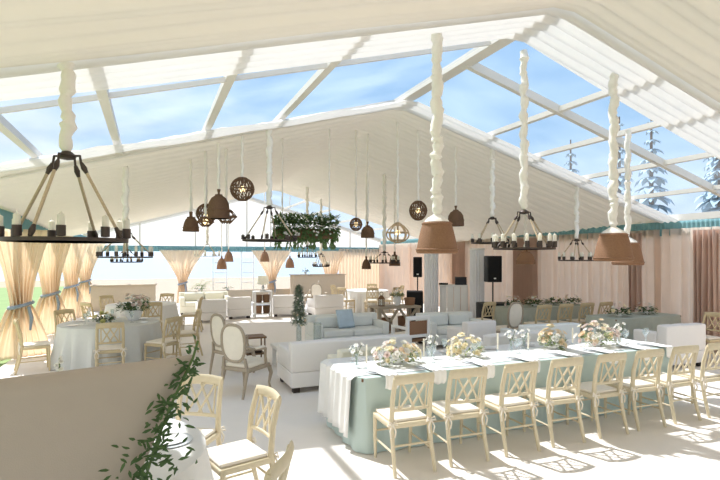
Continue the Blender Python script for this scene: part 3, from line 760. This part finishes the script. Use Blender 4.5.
for k in range(6):
    a = 2*pi*k/6+.5
    wine.put('clear wine glass on the round grey-cloth table', (-.7+.45*cos(a), 10.6+.45*sin(a), .766), 0, 'glasses on the round grey-cloth table')
    plt.put('white plate on the round grey-cloth table', (-.7+.66*cos(a), 10.6+.66*sin(a), .766), 0, 'plates on the round grey-cloth table')
for k, a in enumerate((.0, .95)):
    chg.put('grey-blue charger under the %s plate on the foreground table' % ('right' if k == 0 else 'far'), (-.46+.58*cos(a), 3.58+.58*sin(a), .766), 0, 'chargers on the foreground table')
    plt.put('white plate on the foreground table, %s of the two' % ('right' if k == 0 else 'farther'), (-.46+.58*cos(a), 3.58+.58*sin(a), .7755), 0, 'plates on the foreground table')
# candle holders / bud vases
def bud_vase(label, loc, n_=4, h=.26, seed=1):
    rr = random.Random(seed)
    t = thing('bud_vase', label, 'vase', loc, 0)
    MB().lathe([(.035,0), (.038,.01), (.02,.05), (.018,.12), (.026,.15), (.023,.15), (.014,.11), (.016,.05), (.0005,.02)], 16).build('vase', M['glass'], t)
    s = MB()
    for k in range(n_):
        a = 2*pi*k/n_; p = (.06*cos(a), .06*sin(a), h-.02*k)
        s.tube([(0,0,.03), (.01*cos(a), .01*sin(a), .14), p], .003, 5)
    s.build('stem', M['stem'], t)
    for k in range(n_):
        a = 2*pi*k/n_; put_bloom(t, (.06*cos(a), .06*sin(a), h-.02*k), .038, 'bwhite', 'lily', (cos(a), sin(a), .7))
bud_vase('glass bud vase of white blooms at the left end of the teal table', (2.12, 5.15, TT), 5, .24, 1)
bud_vase('glass bud vase of white blooms between the two left flower bowls', (3.15, 5.25, TT), 5, .26, 2)
bud_vase('glass bud vase of white blooms in the middle of the teal table', (4.3, 5.2, TT), 5, .26, 3)
bud_vase('glass bud vase of white blooms near the third flower bowl', (4.6, 5.3, TT), 5, .24, 4)
bud_vase('glass bud vase of white blooms at the right end of the teal table', (6.2, 5.15, TT), 5, .26, 5)
cdl = thing('taper_candle', '', 'candle')
MB().lathe([(.03,0), (.03,.01), (.012,.02), (.012,.05), (.014,.06)], 14).build('holder', M['glass'], cdl)
MB().tube([(0,0,.055), (0,0,.26)], .010, 8).build('taper', M['candle'], cdl)
cdl = Proto(cdl)
for i, x in enumerate((2.2, 2.98, 3.3, 4.05, 4.45, 5.3, 6.05)):
    cdl.put('ivory taper candle on the pale teal table', (x, 5.05+.1*(i % 2), TT), 0, 'tapers on the teal table')

# ------------------------------------------------------------------ hanging fixtures
def cord(z0, z1, parent, r=.045, seed=0, name='cord_cover'):
    rr = random.Random(seed); n_ = max(6, int((z1-z0)/.035)); pts = []; R = []
    for k in range(n_+1):
        z = z0+(z1-z0)*k/n_
        pts.append((.2*r*sin(z*23+seed)+.15*r*(rr.random()-.5), .2*r*cos(z*19+seed)+.15*r*(rr.random()-.5), z)); R.append(r*(.62+.42*abs(sin(k*.62+seed))*abs(sin(k*1.9+seed))**.5+.38*rr.random()))
    R[0] *= .5
    return MB().tube(pts, R, 10).build(name, M['ruffle'], parent)
def roof_at(x, y):
    if 7.98 < y < 17.5: return rz_(x)+.02-.035*(y-7.98)-.03
    if y < 4.33: return rz_(x)-.1
    return rz_(x)-.02
def chandelier(label, x, y, zr, zh, R, n_, group, seed=0, covered=True, candles=True, m='iron', cup=.05, tube_h=.10, cr=.045):
    t = thing('ring_chandelier', label, 'chandelier', (x, y, zr), seed*.37, group)
    H = zh-zr
    mb = MB(); mb.lathe([(R-.008,-.006), (R+.008,-.006), (R+.008,.018), (R-.008,.018), (R-.008,-.006)], 48); mb.build('ring', M[m], t)
    h = MB(); h.lathe([(.0005,-.03), (.05,-.02), (.06,.0), (.03,.03), (.0005,.04)], 16, (0,0,H)); 
    for k in range(4):
        a = pi/4+k*pi/2; h.tube([(.03*cos(a), .03*sin(a), H), (.09*cos(a), .09*sin(a), H+.0), (.1*cos(a), .1*sin(a), H-.06)], .009, 6)
    h.build('hub', M[m], t)
    for k in range(4):
        a = pi/4+k*pi/2; p0 = Vector((.1*cos(a), .1*sin(a), H-.05)); p1 = Vector((R*cos(a), R*sin(a), .02))
        rod = MB().tube([p0.lerp(p1, .1), p0.lerp(p1, .9)], .011, 8).build('rope_rod', M['rope'], t)
        for (q0, q1) in ((0,.14), (.86,1)): MB().tube([p0.lerp(p1, q0), p0.lerp(p1, (q0+q1)/2), p0.lerp(p1, q1)], [.012,.02,.012], 8).build('clasp', M[m], rod)
    for k in range(n_):
        a = 2*pi*k/n_+.2; c = (R*cos(a), R*sin(a), .02)
        cc = MB().lathe([(.012,0), (.028,.004), (.028,cup+.02), (.022,cup+.02)], 12, c).build('candle_cup', M[m], t)
        MB().lathe([(.021,cup), (.021,cup+tube_h), (.004,cup+tube_h+.012), (.0005,cup+tube_h+.03)], 10, c).build('candle_tube', M['candle'], cc)
    zt = roof_at(x, y)-zr
    cord(H+.03, zt, t, cr, seed)
    return t
gc = 'rope ring chandeliers'
chandelier('iron ring chandelier on rope rods, largest, at the upper left', -.53, 3.98, 2.11, 2.70, .38, 9, gc, 1, tube_h=.085)
chandelier('ring chandelier over the round grey-cloth table, behind the largest one', -.36, 8.8, 1.99, 2.38, .40, 9, gc, 2)
chandelier('small ring chandelier with black cups low over the second round table', -.6, 15.4, 1.85, 2.2, .40, 9, gc, 3)
chandelier('pale ring chandelier before the far window left of centre', 1.75, 17.2, 2.02, 2.42, .40, 9, gc, 4, m='alu')
chandelier('ring chandelier beside the hanging flower trough', 1.78, 8.02, 2.26, 2.80, .42, 8, gc, 5, tube_h=.03)
chandelier('ring chandelier with ivory candle tubes over the pale teal table', 4.38, 5.05, 2.10, 2.57, .37, 15, gc, 6, cup=.055, tube_h=.1)
chandelier('ring chandelier partly hidden behind the one over the teal table', 6.2, 8.05, 2.27, 2.76, .40, 10, gc, 7)
chandelier('ring chandelier hanging before the blush drapes at right', 8.4, 8.05, 1.92, 2.36, .36, 12, gc, 8)
chandelier('ring chandelier between two small bell shades at centre back', 5.6, 11.7, 1.84, 2.12, .38, 10, gc, 9)
chandelier('far ring chandelier under the hanging flower trough, left', 4.7, 15.6, 1.98, 2.35, .30, 8, gc, 10)
chandelier('far ring chandelier under the hanging flower trough, right', 5.5, 16.6, 1.66, 2.1, .28, 8, gc, 11)

def bell(prof, ribs, h, m, slot=False):
    """woven shade: ribbed inner skin, upright canes and coiled bands"""
    mb = MB(); n_ = ribs*2
    outer = [(r, z) for r, z in prof]; inner = [(r-.012, z) for r, z in prof][::-1]
    mb.lathe(outer+inner, n_, rib=.025)
    return mb
def pendant(kind, label, x, y, ztop, D, H, group, m='rattan', seed=0, cr=.04):
    if cr == .03: cr = .02
    t = thing('rattan_pendant', label, 'pendant lamp', (x, y, ztop-H), seed*.5, group)
    R = D/2
    if kind in ('bell', 'basket', 'dome'):
        if kind == 'basket': pr = [(.92,0), (1.0,.03), (.99,.1), (.9,.4), (.8,.7), (.7,.93), (.66,1.0)]
        elif kind == 'dome': pr = [(.95,0), (1,.03), (1,.35), (.9,.65), (.65,.87), (.3,.98), (.12,1.0)]
        else: pr = [(.97,0), (1,.04), (.97,.25), (.86,.55), (.68,.8), (.45,.95), (.25,1.0)]
        bell([(R*a, H*b) for a, b in pr], 36, H, m).build('shade', M[m], t)
        for f_ in (0, 2, len(pr)-2):
            MB().torus(R*pr[f_][0]*1.02, .009, H*pr[f_][1]+.005).build('band', M[m], t)
        MB().ball((0,0,H*.45), .045, 2).build('bulb', M['bulb'], t)
        MB().lathe([(.0005,H*.45), (.02,H*.5), (.02,H*.7), (.012,H*1.0)], 10).build('socket', M['iron'], t)
        MB().lathe([(R*pr[-1][0]*.95, H-.004), (R*pr[-1][0]*.8, H+.03), (.03, H+.085), (.025, H+.09)], 20).build('cap', M['ruffle' if kind == 'basket' else m], t)
        zc = H+.08
    else:
        cage = MB(); nm = {'sphere': 18, 'facet': 9, 'onion': 8}[kind]
        def prof(s):
            if kind == 'sphere': return R*sin(pi*s), H/2-H/2*cos(pi*s)
            if kind == 'facet':
                pp = [(.35,0), (1,.5), (.45,1)]; return (R*(.35+.65*s*2) if s < .5 else R*(1-.55*(s-.5)*2)), H*s
            return R*(sin(pi*s**.75)**.8+.08), H*s
        for k in range(nm):
            for tw in ((.5,-.5) if kind != 'onion' else (0,)):
                cage.tube([(prof(s)[0]*cos(2*pi*k/nm+tw*s*2), prof(s)[0]*sin(2*pi*k/nm+tw*s*2), prof(s)[1]) for s in [j/14 for j in range(15)]], .008 if kind != 'onion' else .014, 5)
        cage.build('cage', M[m], t)
        for s in (.12, .5, .88):
            MB().torus(max(.03, prof(s)[0]), .012, prof(s)[1]).build('band', M[m], t)
        MB().ball((0,0,H*.5), .05, 2).build('bulb', M['bulb'], t)
        MB().tube([(0,0,H*.5), (0,0,H+.02)], .012, 8).build('socket', M['iron'], t)
        zc = H
    cord(zc, roof_at(x, y)-(ztop-H), t, cr, seed)
    return t
gp = 'rattan pendant lamps'
pendant('basket', 'big brown basket shade on a white ruffled cord, upper centre', 2.73, 4.45, 2.36, .42, .32, gp, seed=1, cr=.055)
pendant('basket', 'big brown bell shade at right with a white cloth cap, nearer of the two', 5.44, 4.62, 2.30, .46, .35, gp, seed=2, cr=.05)
pendant('basket', 'brown bell shade behind the one with the white cap at right', 6.78, 5.5, 2.22, .44, .34, gp, seed=3)
pendant('bell', 'small brown bell shade below the chandelier over the teal table', 8.9, 10.2, 2.14, .46, .32, gp, seed=4)
pendant('sphere', 'dark openwork rattan globe, highest of the left cluster', 1.36, 8.1, 3.27, .37, .37, gp, 'rattand', 5, .03)
pendant('dome', 'dark rattan dome in the left cluster of pendants', 1.02, 8.3, 3.0, .34, .38, gp, 'rattand', 6, .03)
pendant('sphere', 'dark rattan globe half hidden behind the dome in the left cluster', .96, 9.6, 2.98, .36, .36, gp, 'rattand', 7, .03)
pendant('facet', 'faceted rattan lantern tucked under the dome in the left cluster', 1.22, 8.9, 2.82, .36, .24, gp, 'rattand', 8, .03)
pendant('facet', 'faceted rattan lantern, lower left of the dome', .86, 8.75, 2.67, .27, .16, gp, 'rattand', 9, .03)
pendant('bell', 'brown bell shade, lowest and leftmost of the left cluster', .66, 9.2, 2.70, .27, .25, gp, 'rattand', 10, .03)
far_b = [(2.35, 18.3, 1.95), (2.75, 19.4, 2.2), (4.1, 19.3, 2.2), (5.1, 19.3, 1.95)]
for k, (x, y, z) in enumerate(far_b):
    pendant('bell', 'small far bell shade before the back windows, %s from the left' % ords[k], x, y, z, .34, .38, gp, 'rattan', 11+k, .03)
pendant('sphere', 'openwork rattan globe right of the hanging flower trough', 3.9, 9.5, 2.80, .25, .26, gp, 'rattand', 16, .03)
pendant('dome', 'dark bell shade beside the openwork globe at centre', 4.25, 9.7, 2.66, .28, .25, gp, 'rattand', 17, .03)
pendant('onion', 'pale openwork onion-shaped lantern with a visible bulb', 4.40, 8.6, 2.66, .40, .38, gp, 'rattanl', 18, .03)
pendant('sphere', 'dark rattan globe just left of the big basket shade', 4.85, 8.6, 3.1, .34, .38, gp, 'rattand', 19, .03)
pendant('dome', 'dark rattan dome just right of the big basket shade', 5.72, 8.6, 2.95, .32, .32, gp, 'rattand', 20, .03)
pendant('bell', 'small bell shade left of the centre back chandelier', 5.35, 12.3, 1.93, .24, .25, gp, 'rattand', 21, .03)
pendant('bell', 'small bell shade right of the centre back chandelier', 6.2, 12.3, 2.06, .30, .30, gp, 'rattand', 22, .03)

# hanging flower trough
t = thing('hanging_planter', 'hanging trough of dense greenery and white roses at centre', 'planter', (2.66, 8.9, 2.27), -.1); t.scale = (1.1,)*3
MB().box(-.5,.5,-.1,.1,.06,.22,.02).build('trough', M['brown'], t)
rnd = random.Random(21); lf = MB()
for k in range(2400):
    x = rnd.uniform(-.54,.54); a = rnd.uniform(0, 2*pi); q = rnd.uniform(.15,1)
    p = Vector((x, .2*q*cos(a), .22+.22*q*sin(a)*(1-.25*abs(x))))
    p.z += .03
    lf.leaf(p, Vector((rnd.uniform(-1,1), cos(a)-.3, sin(a)-.2)), Vector((rnd.uniform(-.5,.5), -.5, 1)), rnd.uniform(.05,.1), .035)
for k in range(26):
    x = rnd.uniform(-.5,.56); y = rnd.uniform(-.15,.15); 
    for j in range(5): lf.leaf(Vector((x, y, .06-.03*j)), Vector((rnd.uniform(-.6,.6), -.4, -1)), Vector((0,-1,.2)), .07, .03)
lf.build('foliage', M['leafm'], t)
for k in range(44):
    x = rnd.uniform(-.5,.52); a = rnd.uniform(-.35, pi+.35); put_bloom(t, (x, -.22*abs(cos(a)), .2+.26*sin(a)), rnd.uniform(.018,.03), 'bwhite', 'rose', (rnd.uniform(-.4,.4), -1, .5))
for s in (-1, 1): cord(.2, (roof_at(2.66+s*.44, 8.9)-2.27)/1.1, t, .012, 3+s, 'hanger').location = (s*.4, 0, 0)

# ------------------------------------------------------------------ lounge props
t = thing('coffee_table', 'low white coffee table behind the large white sofa', 'table', (2.62, 8.95, 0), 0)
MB().box(-.55,.55,-.3,.3,.34,.40,.01).build('tabletop', M['white'], t)
for sx in (-1,1):
    for sy in (-1,1): MB().box(sx*.49-.03, sx*.49+.03, sy*.24-.03, sy*.24+.03, 0, .34).build('leg', M['white'], t, smooth=False)
t = thing('flower_cone', 'tall cone of silver-green foliage and pale blooms on a glass stand', 'flowers', (2.52, 8.9, .40), 0)
MB().lathe([(.09,0), (.09,.015), (.05,.03), (.045,.4), (.075,.5), (.07,.5), (.04,.4), (.04,.05), (.0005,.04)], 20).build('glass_stand', M['glass'], t)
rnd = random.Random(3); lf = MB()
for k in range(1100):
    z = rnd.random(); r_ = (.14*(1-z)**.8+.02)*rnd.uniform(.3,1); a = rnd.uniform(0, 2*pi)
    lf.leaf(Vector((r_*cos(a)*.8, r_*sin(a)*.8, .36+.72*z)), Vector((cos(a), sin(a), rnd.uniform(-.6,.9))), Vector((0,0,1)), rnd.uniform(.04,.09), .03)
lf.build('foliage', M['silver'], t)
for k in range(22):
    z = rnd.random()*.55; a = rnd.uniform(0, 2*pi); r_ = .15*(1-z)
    put_bloom(t, (r_*cos(a), r_*sin(a), .36+.6*z), .03, rnd.choice(['bwhite','bcream','bpeach']), 'rose', (cos(a), sin(a), .3))
o = MB().lathe([(.07,0), (.075,.01), (.075,.38), (.07,.38), (.068,.02), (.0005,.015)], 20).build('hurricane_glass', M['glass'], loc=(2.86, 8.85, .40)); tag(o, 'tall clear hurricane glass right of the flower cone stand', 'vase')

t = thing('side_table', 'small brown side table with shelves beside the large white sofa', 'table', (1.80, 9.38, 0), 0)
for sx in (-1,1):
    for sy in (-1,1): MB().tube([(sx*.16, sy*.16, 0), (sx*.16, sy*.16, .5)], .014).build('leg', M['brown'], t)
MB().box(-.19,.19,-.19,.19,.5,.53).build('tabletop', M['brown'], t, smooth=False)
MB().box(-.17,.17,-.17,.17,.2,.22).build('shelf', M['brown'], t, smooth=False)
for k in range(3):
    o = MB().box(-.12+.01*k,.12-.01*k,-.09,.09,0,.035,.004).build('book', M[['foot','brown','cushion'][k]], loc=(1.80, 9.38, .221+.0355*k)); tag(o, '%s book of the stack on the small brown side table shelf' % ['lowest dark','middle brown','topmost pale'][k], 'book', 'books on the side table')

def cross_table():
    t = thing('console_table', 'weathered grey cross-leg table carrying a lantern and flowers', 'table', (5.75, 11.4, 0), 0)
    MB().box(-.6,.6,-.3,.3,.71,.765,.006).build('tabletop', M['greywood'], t)
    for s in (-1, 1):
        MB().box(s*.54-.04, s*.54+.04, -.27,-.19, 0,.71).build('leg', M['greywood'], t, smooth=False)
        MB().box(s*.54-.04, s*.54+.04, .19,.27, 0,.71).build('leg', M['greywood'], t, smooth=False)
    for x0 in (-.5, .02):
        for (a, b) in ((x0, x0+.48), (x0+.48, x0)): MB().bar((a,-.235,.06), (b,-.235,.70), .05, .05, (0,1,0)).build('cross_brace', M['greywood'], t, smooth=False)
    MB().box(-.56,.56,-.22,.22,.10,.14).build('shelf', M['greywood'], t, smooth=False)
cross_table()
t = thing('lantern', 'small dark lantern with arched top on the grey cross-leg table', 'lantern', (5.35, 11.35, .766), 0)
MB().lathe([(.09,0), (.09,.02)], 8).build('base', M['brown'], t); MB().lathe([(.075,.02), (.075,.18)], 8).build('pane', M['glass'], t)
MB().lathe([(.1,.18), (.05,.25), (.02,.27)], 8).build('roof', M['brown'], t)
for k in range(4): a = k*pi/2; MB().tube([(.08*cos(a), .08*sin(a), .02), (.08*cos(a), .08*sin(a), .18)], .01, 6).build('post', M['brown'], t)
MB().torus(.045, .007, 0, 20, 6, Matrix.Translation((0,0,.31)) @ Matrix.Rotation(pi/2, 4, 'X')).build('handle', M['brown'], t)
def crate(label, loc, s, h, m, group='baskets around the lounge'):
    t = thing('basket', label, 'basket', loc, 0, group)
    MB().lathe([(s*.9,0), (s,h*.5), (s*1.02,h), (s*.95,h), (s*.85,.02), (.0005,.02)], 4*8, rib=.03).build('body', M[m], t)
    MB().torus(s*1.0, .015, h).build('rim', M[m], t)
crate('woven basket on the right end of the grey cross-leg table', (6.18, 11.4, .766), .13, .17, 'rattan')
crate('woven basket on the lower shelf of the grey cross-leg table, left', (5.5, 11.4, .141), .16, .3, 'rattan')
crate('woven basket on the lower shelf of the grey cross-leg table, right', (6.02, 11.4, .141), .16, .32, 'rattan')

t = thing('shelf_unit', 'white open shelf unit among the far white sofas', 'shelf', (3.45, 16.6, 0), 0)
for sx in (-1,1):
    for sy in (-1,1): MB().box(sx*.27-.025, sx*.27+.025, sy*.16-.025, sy*.16+.025, 0, .86).build('leg', M['white'], t, smooth=False)
for z in (.1, .46, .84): MB().box(-.3,.3,-.19,.19,z,z+.03).build('shelf', M['white'], t, smooth=False)
for k, (x, z, m) in enumerate(((-.13,.131,'rattan'), (.13,.131,'rattand'), (-.13,.491,'rattand'), (.13,.491,'brown'))):
    crate('brown basket, %s in the white shelf unit' % ['lower left','lower right','upper left','upper right'][k], (3.45+x, 16.6, z), .11, .24, m, 'baskets in the white shelf unit')
t = thing('table_lamp', 'white drum-shade lamp on the white shelf unit', 'lamp', (3.47, 16.6, .871), 0)
MB().lathe([(.09,0), (.09,.02), (.03,.04), (.06,.12), (.02,.2), (.015,.24)], 16).build('base', M['white'], t)
MB().lathe([(.20,.22), (.17,.5), (.165,.5), (.195,.22)], 24).build('lamp_shade', M['candle'], t)

t = thing('potted_plant', 'leafy potted palm before the far left window', 'plant', (1.88, 20.6, 0), 0)
MB().lathe([(.14,0), (.2,.35), (.22,.38), (.19,.38), (.17,.3), (.0005,.3)], 20).build('pot', M['white'], t)
MB().tube([(0,0,.28), (.01,0,.9)], .02).build('stem', M['stem'], t)
lf = MB(); rnd = random.Random(4)
for k in range(26):
    a = rnd.uniform(0, 2*pi); up = rnd.uniform(.1,1.2)
    for j in range(9):
        s = j/8; p = Vector((.45*s*cos(a), .45*s*sin(a), .85+.5*up*s-.35*s*s))
        for q in (-1, 1): lf.leaf(p, Vector((cos(a)-q*sin(a), sin(a)+q*cos(a), .1)), Vector((0,0,1)), .13*(1-.5*s), .03)
lf.build('foliage', M['leafl'], t)
t = thing('bar_counter', 'beige linen-covered bar before the far right window', 'bar', (7.2, 22.2, 0), 0)
MB().box(-1.25,1.25,-.28,.28,0,1.16,.02).build('body', M['beige'], t); MB().box(-1.3,1.3,-.32,.32,1.16,1.2,.01).build('countertop', M['beige'], t)
t = thing('bar_counter', 'low blush bar far left before the open view', 'bar', (-.9, 21.0, 0), 0)
MB().box(-1.1,1.1,-.3,.3,0,.92,.02).build('body', M['beige'], t); MB().box(-1.15,1.15,-.34,.34,.92,.96,.01).build('countertop', M['beige'], t)

# ------------------------------------------------------------------ DJ booth and speakers
def column(label, x, y):
    t = thing('draped_column', label, 'column', (x, y, 0), .3, 'booth columns')
    o = MB().grid(96, 6, lambda u, v: Vector(((.2+.012*sin(u*2*pi*16))*cos(2*pi*u), (.2+.012*sin(u*2*pi*16))*sin(2*pi*u), .01+2.2*v)), True).build('cloth', M['colcloth'], t)
    MB().lathe([(.2,2.2), (.22,2.21), (.22,2.25), (.0005,2.26)], 24).build('cap', M['white'], t)
column('tall pale blue draped column left of the white booth', 7.75, 12.95); column('tall pale blue draped column right of the white booth', 8.78, 12.1)
t = thing('music_booth', 'white panelled booth front between the two draped columns', 'booth', (8.32, 12.62, 0), -.62)
for k in range(4): MB().box(-.4+.2*k+.006,-.2+.2*k-.006,-.02,.02,.04,1.12,.006).build('front_panel', M['white'], t)
MB().box(-.42,.42,-.03,.4,1.12,1.17,.006).build('countertop', M['white'], t)
for s in (-1, 1): MB().box(s*.39-.02, s*.39+.02, .02,.38,0,1.12).build('side_panel', M['white'], t, smooth=False)
MB().box(-.4,.4,-.025,.03,0,.04).build('plinth', M['white'], t, smooth=False)
t = thing('laptop', 'open laptop on the white booth top', 'laptop', (8.56, 12.6, 1.172), -.62)
MB().box(-.17,.17,-.12,.12,0,.02,.004).build('base', M['screen'], t); MB().box(-.17,.17,.0,.015,0,.23,.004, Matrix.Translation((0,-.12,.015)) @ Matrix.Rotation(.25, 4, 'X')).build('screen', M['screen'], t)
t = thing('mixer', 'small dark mixer on the left of the white booth top', 'mixer', (8.12, 12.86, 1.172), -.62)
MB().box(-.13,.13,-.09,.09,0,.05,.006).build('case', M['black'], t)
for k in range(4): MB().lathe([(.012,.05), (.010,.065)], 8, (-.08+.055*k,-.02,0)).build('knob', M['white'], t)
def speaker(label, x, y, z0, w, d, h, rz, pole_to=None, logo=True, group='black speakers', cat='speaker', name='speaker'):
    t = thing(name, label, cat, (x, y, z0), rz, group)
    MB().box(-w/2, w/2, -d/2, d/2, 0, h, .02).build('cabinet', M['black'], t)
    MB().box(-w/2+.025, w/2-.025, -d/2-.012, -d/2+.004, .03, h-.03, .006).build('grille', M['grille'], t)
    if logo: MB().box(-.03,.03,-d/2-.016,-d/2-.012,h*.12,h*.12+.035).build('badge', M['white'], t, smooth=False, label='small white square badge')
def pole(label, x, y, z0, z1):
    o = MB().tube([(0,0,0), (0,0,z1-z0)], .02, 10).build('speaker_pole', M['black'], loc=(x, y, z0)); tag(o, label, 'pole', 'speaker poles')
speaker('black subwoofer on the floor right of the white booth', 8.72, 11.3, 0, .78, .6, .74, -.35, name='subwoofer')
pole('black pole standing on the right subwoofer', 8.72, 11.3, .742, 1.31)
speaker('black loudspeaker on a pole right of the white booth', 8.72, 11.3, 1.312, .40, .36, .72, -.35)
speaker('black subwoofer on the floor left of the white booth', 7.55, 13.6, 0, .5, .6, .95, -.5, name='subwoofer')
pole('black pole standing on the left subwoofer', 7.62, 13.55, .952, 1.38)
speaker('black loudspeaker on a pole left of the white booth', 7.62, 13.55, 1.382, .27, .34, .62, -.5)

# ------------------------------------------------------------------ trees outside beyond the right wall
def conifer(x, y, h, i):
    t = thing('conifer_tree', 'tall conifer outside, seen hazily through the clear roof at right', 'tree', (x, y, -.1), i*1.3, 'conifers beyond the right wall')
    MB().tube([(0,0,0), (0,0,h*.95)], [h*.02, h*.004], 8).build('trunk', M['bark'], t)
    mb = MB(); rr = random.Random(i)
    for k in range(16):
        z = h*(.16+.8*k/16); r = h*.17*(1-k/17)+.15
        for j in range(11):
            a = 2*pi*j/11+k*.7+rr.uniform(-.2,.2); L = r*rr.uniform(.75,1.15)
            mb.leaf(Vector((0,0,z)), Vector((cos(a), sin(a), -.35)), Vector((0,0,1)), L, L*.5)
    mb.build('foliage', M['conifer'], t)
for i, (x, y, h) in enumerate(((27.6,27,11), (30,22.6,12), (28.6,17.5,10.5), (25.5,13.5,9.5), (36,30,14.5), (35,17.5,13), (24.5,9.5,9), (38,23.5,13.5))): conifer(x, y, h, i)
